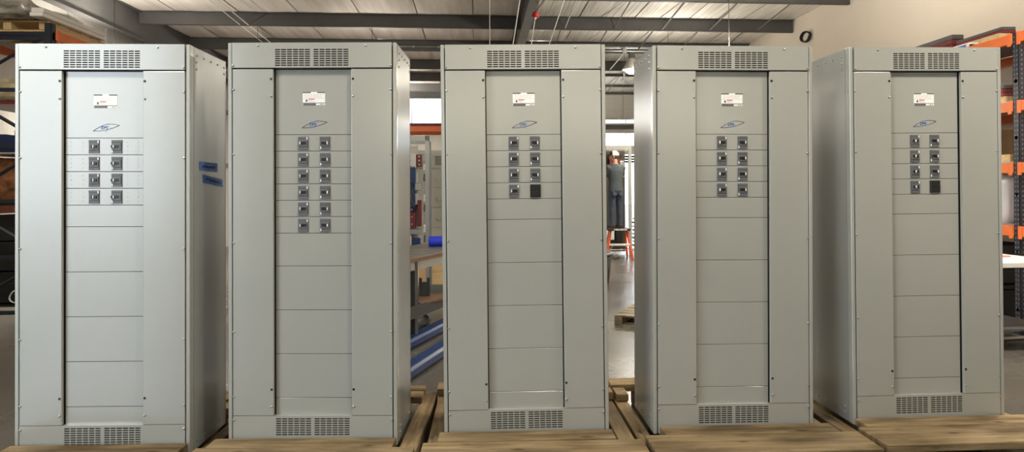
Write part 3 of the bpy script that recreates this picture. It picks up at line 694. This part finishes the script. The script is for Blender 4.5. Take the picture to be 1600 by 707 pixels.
# blue steel beams on the floor
def blue_beam(label, a, b, w, hh):
    a, b = Vector(a), Vector(b); L = (b - a).length; rz = math.atan2(b.y - a.y, b.x - a.x)
    t = thing('blue_beam', label, 'beam', ((a + b) / 2)[:], (0, 0, rz), 'blue steel beams on the floor')
    part('beam_body', MB().prism([(-L / 2, -w / 2, .02), (-L / 2, w / 2, .02), (-L / 2, w / 2, hh - .02), (-L / 2, w / 2 - .03, hh), (-L / 2, -w / 2 + .03, hh), (-L / 2, -w / 2, hh - .02)], (L, 0, 0)), BLUE, t, bevel=.004)
    for s in (-1, 1): part('end_plate', bx(s * L / 2 - .008, s * L / 2 + .008, -w / 2 - .01, w / 2 + .01, 0, hh + .01), BLUE, t)
blue_beam('blue steel beam on the floor nearer the cabinets', (-.86, 5.05, 0), (-.08, 7.5, 0), .17, .10)
blue_beam('blue steel beam on the floor below the workbench', (-.95, 6.25, 0), (-.15, 8.55, 0), .17, .10)
tag(part('steel_pipe', MB().tube([(-.8, 0, .06), (.8, 0, .06)], .055, 12).tube([(.8, 0, .06), (.83, 0, .06)], .068, 12), GALV, None, (-.95, 7.35, 0), (0, 0, R(66)), smooth=True), 'grey steel pipe lying on the floor under the workbench', 'pipe')
# open switchgear frame with components
t = thing('open_switchgear_frame', 'open metal switchgear frame full of components behind the workbench', 'frame', (-1.2, 10.2, 0), (0, 0, R(2)))
for x in (-.47, .47):
    for y in (0, .62): part('post', MB().box(x - .035, x + .035, y, y + .012, .1, 2.42).box(x - .035 if x < 0 else x + .023, x - .023 if x < 0 else x + .035, y, y + .07, .1, 2.42), GALV, t)
for y in (0, .66):
    part('header', bx(-.505, .505, y, y + .03, 2.34, 2.42), GALV, t); part('sill', bx(-.505, .505, y, y + .03, .02, .1), GALV, t)
for x in (-.49, .49): part('side_header', bx(x - .015, x + .015, .03, .66, 2.36, 2.42), GALV, t)
part('mounting_pan', bx(-.43, .30, .55, .56, .15, 2.3), mat('pan_white', (.66, .66, .62), .6), t)
for x0, x1, z0, z1, m, nm in [(.10, .28, 1.95, 2.18, WHITE, 'insulator_block'), (.285, .37, 1.97, 2.16, RED, 'red_insulator'), (.16, .27, 1.25, 1.98, BLUE, 'blue_busbar'), (-.05, .14, 1.45, 1.9, WHITE, 'white_duct'), (.04, .36, 1.60, 1.72, GALV, 'cross_rail'),
                             (.0, .30, 1.38, 1.56, GALV, 'terminal_block'), (.05, .13, 1.02, 1.36, BLACK, 'black_breaker'), (.15, .27, 1.02, 1.36, RED, 'red_breaker'), (.30, .36, 1.04, 1.45, RED, 'red_insulator'), (-.1, .38, .92, 1.0, GALV, 'cross_rail'), (.02, .2, .62, .9, WHITE, 'white_duct'), (.22, .34, .60, .86, BLUE, 'blue_busbar')]:
    c = part(nm, bx(x0, x1, .38, .55, z0, z1), m, t, bevel=.006)
    if m in (WHITE, RED) and z1 - z0 < .4:
        for k in range(3): part('bolt', MB().tube([((x0 + x1) / 2, .38, z0 + (z1 - z0) * (k + .5) / 3), ((x0 + x1) / 2, .36, z0 + (z1 - z0) * (k + .5) / 3)], .014, 6), STEEL, c)
for k in range(11): part('side_terminal', MB().box(.40, .452, .12, .30, .5 + k * .155, .58 + k * .155).box(.40, .44, .2, .26, .58 + k * .155, .61 + k * .155), [WHITE, GALV, GREYP][k % 3], t, bevel=.004)
# grey panelboard further back with vent and latches
t = thing('panelboard', 'grey panelboard with a vent and three latches behind the open frame', 'cabinet', (-.72, 12.9, 0))
part('panelboard_body', bx(-.46, .46, 0, .5, .08, 2.36), PAINT, t, bevel=.004)
part('plinth', bx(-.46, .46, .02, .5, 0, .08), DARK, t)
for z0, z1 in ((2.02, 2.30), (1.28, 1.64), (1.66, 2.0), (.9, 1.26)):
    d = part('door', bx(-.42, .44, -.015, 0, z0, z1), PAINT, t, bevel=.003)
    if z0 > 2:
        for gx in (-.06, .10, .26):
            for k in range(7): part('vent_slot', bx(gx, gx + .12, -.017, -.015, z0 + .06 + k * .026, z0 + .072 + k * .026), DARK, d)
    else:
        part('latch', MB().tube([(.0, -.015, (z0 + z1) / 2), (.0, -.05, (z0 + z1) / 2)], .016, 8).box(-.008, .035, -.055, -.045, (z0 + z1) / 2 - .045, (z0 + z1) / 2 + .01), STEEL, d)
part('black_meter', bx(.28, .42, -.03, -.015, 1.33, 1.6), BLACK, t)
# goods on the far rack
tag(part('panel_bundle', MB().box(-.8, .8, -.3, .3, 0, .05).box(-.7, .8, -.28, .28, .05, .1), RED, None, (-1.0, 17.7, 3.222), bevel=.004), 'stack of dark red panels on the far orange rack', 'panels')
tag(part('timber_offcut', MB().box(-.5, .5, -.2, .2, 0, .07).box(-.2, .1, -.15, .15, .07, .1), CREAMW, None, (-2.35, 17.7, 3.222), bevel=.004), 'pale timber offcut on the far orange rack', 'timber')
pallet('far timber pallet seen under the workbench', (-1.35, 10.2 + 4.3, 0), R(4), 1.3, 1.1)
tag(part('timber_crate', MB().box(-.6, .6, 0, .02, 0, .2).box(-.6, .6, 0, .02, .22, .42).box(-.6, -.52, .02, .1, 0, .5).box(.52, .6, .02, .1, 0, .5).box(-.6, .6, .6, .62, 0, .42), CREAMW, None, (-.85, 11.6, 0), (0, 0, R(3))), 'pale timber crate on the floor behind the workbench', 'crate')

# ------------------------------------------------------------------ gap between third and fourth cabinets
pallet('weathered grey timber pallet on the floor behind the gap', (2.36, 8.18, 0), R(62), 1.25, 1.05, wood('weathered_boards', (.30, .26, .20), (.17, .145, .11), 1))
# charcoal bin
t = thing('plastic_bin', 'charcoal plastic bin with rolled rim near the ladder', 'bin', (2.03, 11.6, 0))
part('bin_body', MB().lathe([(.0, .0), (.24, .0), (.30, .50), (.285, .50), (.225, .02), (0, .02)], 20), BIN, t, smooth=True)
part('rim', MB().tube([(.305 * math.cos(a), .305 * math.sin(a), .50) for a in [2 * math.pi * k / 24 for k in range(24)]], .022, 8, True), mat('grey_rim', (.22, .24, .25), .4), t, smooth=True)
for s in (-1, 1): part('handle', MB().tube([(s * .31, -.08, .40), (s * .36, -.07, .41), (s * .36, .07, .41), (s * .31, .08, .40)], .015, 6), BIN, t)
# step ladder
t = thing('step_ladder', 'short orange step ladder with a black top under the man', 'ladder', (3.27, 15.5, 0), (0, 0, R(-4)))
for sx in (-1, 1):
    part('front_rail', MB().tube([(sx * .29, -.18, 0), (sx * .19, .02, .66)], .032, 4), FIBRE, t)
    part('rear_rail', MB().tube([(sx * .27, .52, 0), (sx * .18, .22, .66)], .026, 4), FIBRE, t)
    part('spreader', MB().tube([(sx * .24, -.07, .32), (sx * .235, .38, .30)], .008, 6), ALU, t)
    part('brace', MB().tube([(sx * .26, -.125, .16), (sx * .14, -.08, .31)], .008, 6), ALU, t)
part('step', bx(-.235, .235, -.13, -.02, .30, .345), ALU, t, bevel=.004)
cap = part('top_cap', MB().prism([(-.26, -.10, .64), (.26, -.10, .64), (.24, .32, .64), (-.24, .32, .64)], (0, 0, .06)), BLACK, t, bevel=.008)
m = MB()
for k in range(9): m.box(-.12 + k * .034, -.12 + k * .034 + (.026 if k % 3 else .018), -.103, -.10, .655, .685)
part('cap_marks', m, WHITEP, cap)
for z in (.16,): part('rear_bar', MB().tube([(-.245, .45, z), (.245, .45, z)], .01, 6), ALU, t)

# ------------------------------------------------------------------ the man on the ladder
def loft(mb, rings, k=20):
    """stack of horizontal ellipses (cx, cy, cz, rx, ry), closed at both ends"""
    n = len(mb.v)
    for cx, cy, cz, rx, ry in rings:
        for q in range(k): c = 2 * math.pi * q / k; mb.v.append((cx + rx * math.cos(c), cy + ry * math.sin(c), cz))
    for i in range(len(rings) - 1):
        for q in range(k): h2 = (q + 1) % k; mb.f.append([n + i * k + q, n + i * k + h2, n + (i + 1) * k + h2, n + (i + 1) * k + q])
    mb.f.append([n + q for q in range(k)][::-1]); mb.f.append([n + (len(rings) - 1) * k + q for q in range(k)])
    return mb
def fused(name, mb, m, parent, voxel, smooth=4):
    """overlapping closed shapes melted into one continuous surface"""
    o = part(name, mb, m, parent)
    r = o.modifiers.new('fuse', 'REMESH'); r.mode = 'VOXEL'; r.voxel_size = voxel
    k = o.modifiers.new('soften', 'SMOOTH'); k.factor = .5; k.iterations = smooth
    dg = bpy.context.evaluated_depsgraph_get(); me = bpy.data.meshes.new_from_object(o.evaluated_get(dg))
    o.modifiers.clear(); o.data = me; me.polygons.foreach_set('use_smooth', [True] * len(me.polygons)); return o
# local frame: x right, y away from the camera, z up from the ladder cap; the man faces away and to the left
man = thing('person', 'man in grey t-shirt, jeans and pale cap working on the ladder', 'person', (3.22, 15.58, .702), (0, 0, R(14)))
ARM = {-1: [(-.175, 0, 1.40), (-.262, .10, 1.16), (-.255, .33, 1.27), (-.245, .42, 1.31)], 1: [(.175, 0, 1.40), (.225, .16, 1.18), (.07, .36, 1.31), (.02, .43, 1.35)]}
B = MB()
loft(B, [(0, 0, .86, .13, .10), (0, 0, .98, .13, .095), (0, .0, 1.12, .13, .095), (0, 0, 1.30, .15, .10), (0, 0, 1.40, .14, .08), (0, .005, 1.46, .075, .065), (0, .015, 1.52, .058, .060), (-.005, .03, 1.60, .058, .062)])
for s_ in (-1, 1):
    loft(B, [(s_ * .09, 0, .02, .04, .05), (s_ * .095, 0, .12, .042, .048), (s_ * .095, 0, .5, .055, .06), (s_ * .088, 0, .86, .08, .09)])
    sh, el, wr, pa = ARM[s_]
    B.tube([sh, el], [.055, .044], 12); B.tube([el, tuple((Vector(el) * .6 + Vector(wr) * .4)), wr], [.044, .046, .029], 12); B.tube([wr, pa], [.030, .040], 12)
    p = Vector(pa); d = (p - Vector(wr)).normalized(); sx = Vector((d.y, -d.x, 0)).normalized()
    for k in range(4):
        b0 = p - d * .01 + sx * (k - 1.5) * .021; L_ = (.075, .088, .082, .064)[k]
        B.tube([b0, b0 + d * L_ * .45, b0 + d * L_ * .8 - Vector((0, 0, .022)), b0 + d * L_ * .85 - Vector((0, 0, .05))], [.0105, .0105, .010, .009], 8)
    th = p - d * .055 + sx * (.03 * -s_)
    B.tube([th, th + d * .03 + sx * (.022 * -s_), th + d * .065 + sx * (.026 * -s_) - Vector((0, 0, .012))], [.013, .012, .010], 8)
body = fused('body', B, SKIN, man, .0075, 3)
T = MB()
loft(T, [(0, -.004, .845, .188, .152), (0, -.004, .87, .186, .150), (0, 0, .95, .178, .142), (0, .0, 1.08, .166, .128), (0, 0, 1.20, .182, .13), (0, 0, 1.32, .20, .128), (0, 0, 1.40, .19, .108), (0, .005, 1.45, .125, .088), (0, .01, 1.485, .075, .072)])
for s_ in (-1, 1):
    sh, el = Vector(ARM[s_][0]), Vector(ARM[s_][1])
    T.tube([sh - Vector((s_ * .04, 0, -.01)), sh, sh.lerp(el, .4), sh.lerp(el, .78)], [.07, .082, .074, .070], 14)
fused('t_shirt', T, TEE, man, .012, 5)
J = MB()
loft(J, [(0, 0, .985, .158, .122), (0, -.005, .92, .170, .130), (0, -.012, .84, .176, .138), (0, -.005, .77, .165, .12)])
for s_ in (-1, 1):
    loft(J, [(s_ * .085, -.006, .88, .086, .118), (s_ * .09, -.004, .74, .090, .106), (s_ * .094, 0, .60, .082, .092), (s_ * .096, 0, .48, .073, .082), (s_ * .098, -.006, .32, .072, .082), (s_ * .10, 0, .14, .070, .082), (s_ * .10, .004, .05, .074, .09)])
jeans = fused('jeans', J, DENIM, man, .011, 4)
for s_ in (-1, 1): part('back_pocket', MB().prism([(s_ * .08 - .05, -.131, .86), (s_ * .08 + .05, -.131, .86), (s_ * .08 + .046, -.143, .76), (s_ * .08, -.140, .74), (s_ * .08 - .046, -.143, .76)], (0, .03, 0)), mat('pocket_denim', (.045, .062, .092), .9), jeans, bevel=.004)
for x, x2 in ((-.11, -.125), (.105, .125)):
    b = part('boot', MB().prism([(x - .05, -.09, .012), (x + .05, -.09, .012), (x2 + .052, .10, .012), (x2 + .03, .20, .012), (x2 - .03, .20, .012), (x2 - .052, .10, .012)], (0, 0, .07)).box(x - .048, x + .048, -.075, .06, .08, .14), LEATHER, man, bevel=.012, seg=2)
    part('sole', MB().prism([(x - .054, -.095, .0), (x + .054, -.095, .0), (x2 + .055, .10, .0), (x2 + .032, .208, .0), (x2 - .032, .208, .0), (x2 - .055, .10, .0)], (0, 0, .014)), BLACK, b)
# head details: the face is turned to the left of the picture
hc = Vector((-.012, .05, 1.66)); fd = Vector((-.80, .60, 0)).normalized(); sd = Vector((fd.y, -fd.x, 0))
def H(f, s, z): return tuple(hc + fd * f + sd * s + Vector((0, 0, z)))
def ellipsoid(mb, c, rx, ry, rz, zmin=-1.0, k=16, n=9):
    pr = []; base = len(mb.v)
    for i in range(n + 1):
        a = -math.pi / 2 + math.pi * i / n; z = max(math.sin(a), zmin); r = math.cos(math.asin(max(-1, min(1, z))))
        for q in range(k):
            b = 2 * math.pi * q / k; mb.v.append(tuple(Vector(c) + fd * (rx * r * math.cos(b)) + sd * (ry * r * math.sin(b)) + Vector((0, 0, rz * z))))
    for i in range(n):
        for q in range(k): h2 = (q + 1) % k; mb.f.append([base + i * k + q, base + i * k + h2, base + (i + 1) * k + h2, base + (i + 1) * k + q])
    return mb
part('face', ellipsoid(MB(), H(.012, 0, -.02), .098, .078, .122), SKIN, body, smooth=True)
part('nose', MB().tube([H(.100, 0, .01), H(.122, 0, -.022), H(.100, 0, -.034)], [.008, .015, .012], 8), SKIN, body, smooth=True)
part('mouth', MB().tube([H(.098, -.022, -.068), H(.106, 0, -.066), H(.098, .022, -.068)], .005, 6), mat('lips', (.30, .11, .09), .6), body)
for s in (-1, 1):
    part('eye', ellipsoid(MB(), H(.092, s * .032, .0), .012, .013, .009, k=10, n=6), WHITEP, body, smooth=True)
    part('ear', ellipsoid(MB(), H(-.012, s * .080, -.012), .022, .010, .032, k=10, n=6), SKIN, body, smooth=True)
part('hair', ellipsoid(MB(), H(-.014, 0, .0), .100, .083, .105, -.55), HAIR, man, smooth=True)
capo = part('cap', ellipsoid(MB(), H(-.004, 0, .035), .115, .095, .105, -.12), MESHCAP, man, smooth=True)
part('cap_front', ellipsoid(MB(), H(.022, 0, .035), .100, .093, .102, -.10), BLACK, capo, smooth=True)
part('cap_brim', MB().prism([H(.09, -.075, .030), H(.15, -.065, .022), H(.185, 0, .018), H(.15, .065, .022), H(.09, .075, .030)], (0, 0, .010)), BLACK, capo, bevel=.003)

# open enclosure the man is working in
t = thing('open_enclosure', 'open grey enclosure with wiring in front of the man', 'enclosure', (3.18, 16.25, 0), (0, 0, R(-2)))
for x in (-.55, .50): part('post', bx(x, x + .07, 0, .07, 0, 2.55), PAINT, t, bevel=.003)
part('header', bx(-.55, .57, 0, .07, 2.55, 2.66), PAINT, t, bevel=.003)
part('back_pan', bx(-.5, .5, .5, .52, .05, 2.55), mat('dim_pan', (.055, .045, .035), .6), t)
for x0, x1, z0, z1, m in [(-.4, -.2, 1.9, 2.35, WHITE), (-.18, .0, 2.1, 2.5, BLACK), (.1, .35, 2.2, 2.5, RED), (.36, .46, 1.9, 2.3, WHITE), (-.42, -.25, 1.1, 1.8, GALV), (-.1, .2, .35, .6, WHITE), (-.4, -.2, .3, .9, BLACK), (.25, .4, .3, .7, BLACK)]:
    part('component', bx(x0, x1, .36, .5, z0, z1), m, t, bevel=.006)
# stacked slats near the far door
t = thing('slat_stack', 'stack of dark slats by the bright far door', 'stack', (4.35, 17.6, 0))
for k in range(9): part('slat', bx(-.25 + .01 * (k % 3), .5, -.2, .2, k * .1, k * .1 + .045), STEELD if k % 2 else WHITE, t)

# ------------------------------------------------------------------ things hung from the roof
def wire(label, a, b, r=.006, m=WIRE, name='hanging_cable', group=None):
    return tag(part(name, MB().tube([a, ((a[0] + b[0]) / 2, (a[1] + b[1]) / 2, (a[2] + b[2]) / 2 - .01), b], r, 6), m), label, 'cable', group)
wire('right one of the two parallel pale cables slung under the roof above second cabinet', (-4.50, 10.4, 5.02), (-4.75, 17.3, 5.02), .011)
wire('left one of the two parallel pale cables slung under the roof above second cabinet', (-4.65, 10.4, 5.02), (-4.93, 17.3, 5.02), .008)
wire('straight vertical white cable hanging behind the middle cabinet, leftmost of four', (.212, 10.0, 5.24), (.207, 10.0, 2.2), .006)
wire('leaning white cable just left of the dark rafter above the middle cabinet', (.79, 10.0, 5.24), (.30, 10.0, 2.2), .008)
wire('white cable hanging below the red bell above the middle cabinet', (.97, 11.0, 4.40), (.62, 10.4, 2.2), .007)
wire('thin slanting cable right of the red bell above the middle cabinet', (1.60, 10.0, 5.24), (.55, 10.0, 2.2), .005)
t = thing('alarm_bell', 'small red alarm bell hung below the rafter above the middle cabinet', 'bell', (.98, 11.0, 4.41))
part('bell_dome', MB().lathe([(.0, .0), (.055, .0), (.062, .02), (.055, .06), (.03, .09), (0, .10)], 16), mat('bright_red', (.42, .02, .025), .4), t, smooth=True)
part('bell_clapper', MB().tube([(0, 0, -.03), (0, 0, .0)], .014, 8), WHITEP, t)
part('bracket_arm', MB().tube([(0, 0, .09), (.45, .75, .80)], .014, 6), STEELD, t)
part('bracket_knuckle', MB().tube([(.38, .65, .68), (.42, .72, .74)], .03, 8), BLACK, t)
part('lead_wire', MB().tube([(0, 0, .09), (.05, .02, .17), (.04, .0, .24), (-.01, -.01, .26)], .005, 5), RED, t)
coil('hose_coil', 'black hose coil hung at the purlin end on the cream wall', 'coil', (6.90, 13.79, 4.75), (R(90), 0, R(-62)), .105, .017, BLACK, 3)
def conduit(label, pts, r=.014, clips=()):
    t = thing('conduit', label, 'conduit', (0, 0, 0))
    part('pipe', MB().tube(pts, r, 8), GALV, t, smooth=True)
    for c in clips: part('clip', bx(c[0] - .03, c[0] + .03, c[1] - .02, c[1] + .04, c[2] - .03, c[2] + .02), GALV, t)
conduit('pale conduit along the purlin between second and third cabinets', [(-3.5, 16.47, 5.09), (0, 16.57, 5.095)], .012, [(-1.5, 16.51, 5.09), (-.9, 16.53, 5.09)])
t = thing('junction_conduit', 'conduit with grey junction box in the gap right of the middle cabinet', 'conduit', (3.63, 16.4, 4.975))
part('junction_box', bx(-.05, .05, -.05, .05, -.07, .06), GALV, t, bevel=.004)
for z, dy in ((.0, 0), (.08, .05), (.115, .09)): part('pipe', MB().tube([(-2.2, dy - .06, z), (2.6, dy + .06, z)], .013, 8), GALV, t)
part('branch_pipe', MB().tube([(-.02, .03, -.07), (.17, 2.6, .02)], .014, 8), GALV, t)
part('drop_wire', MB().tube([(.0, 0, -.07), (-.06, 0, -1.95)], .005, 6), STEELD, t)
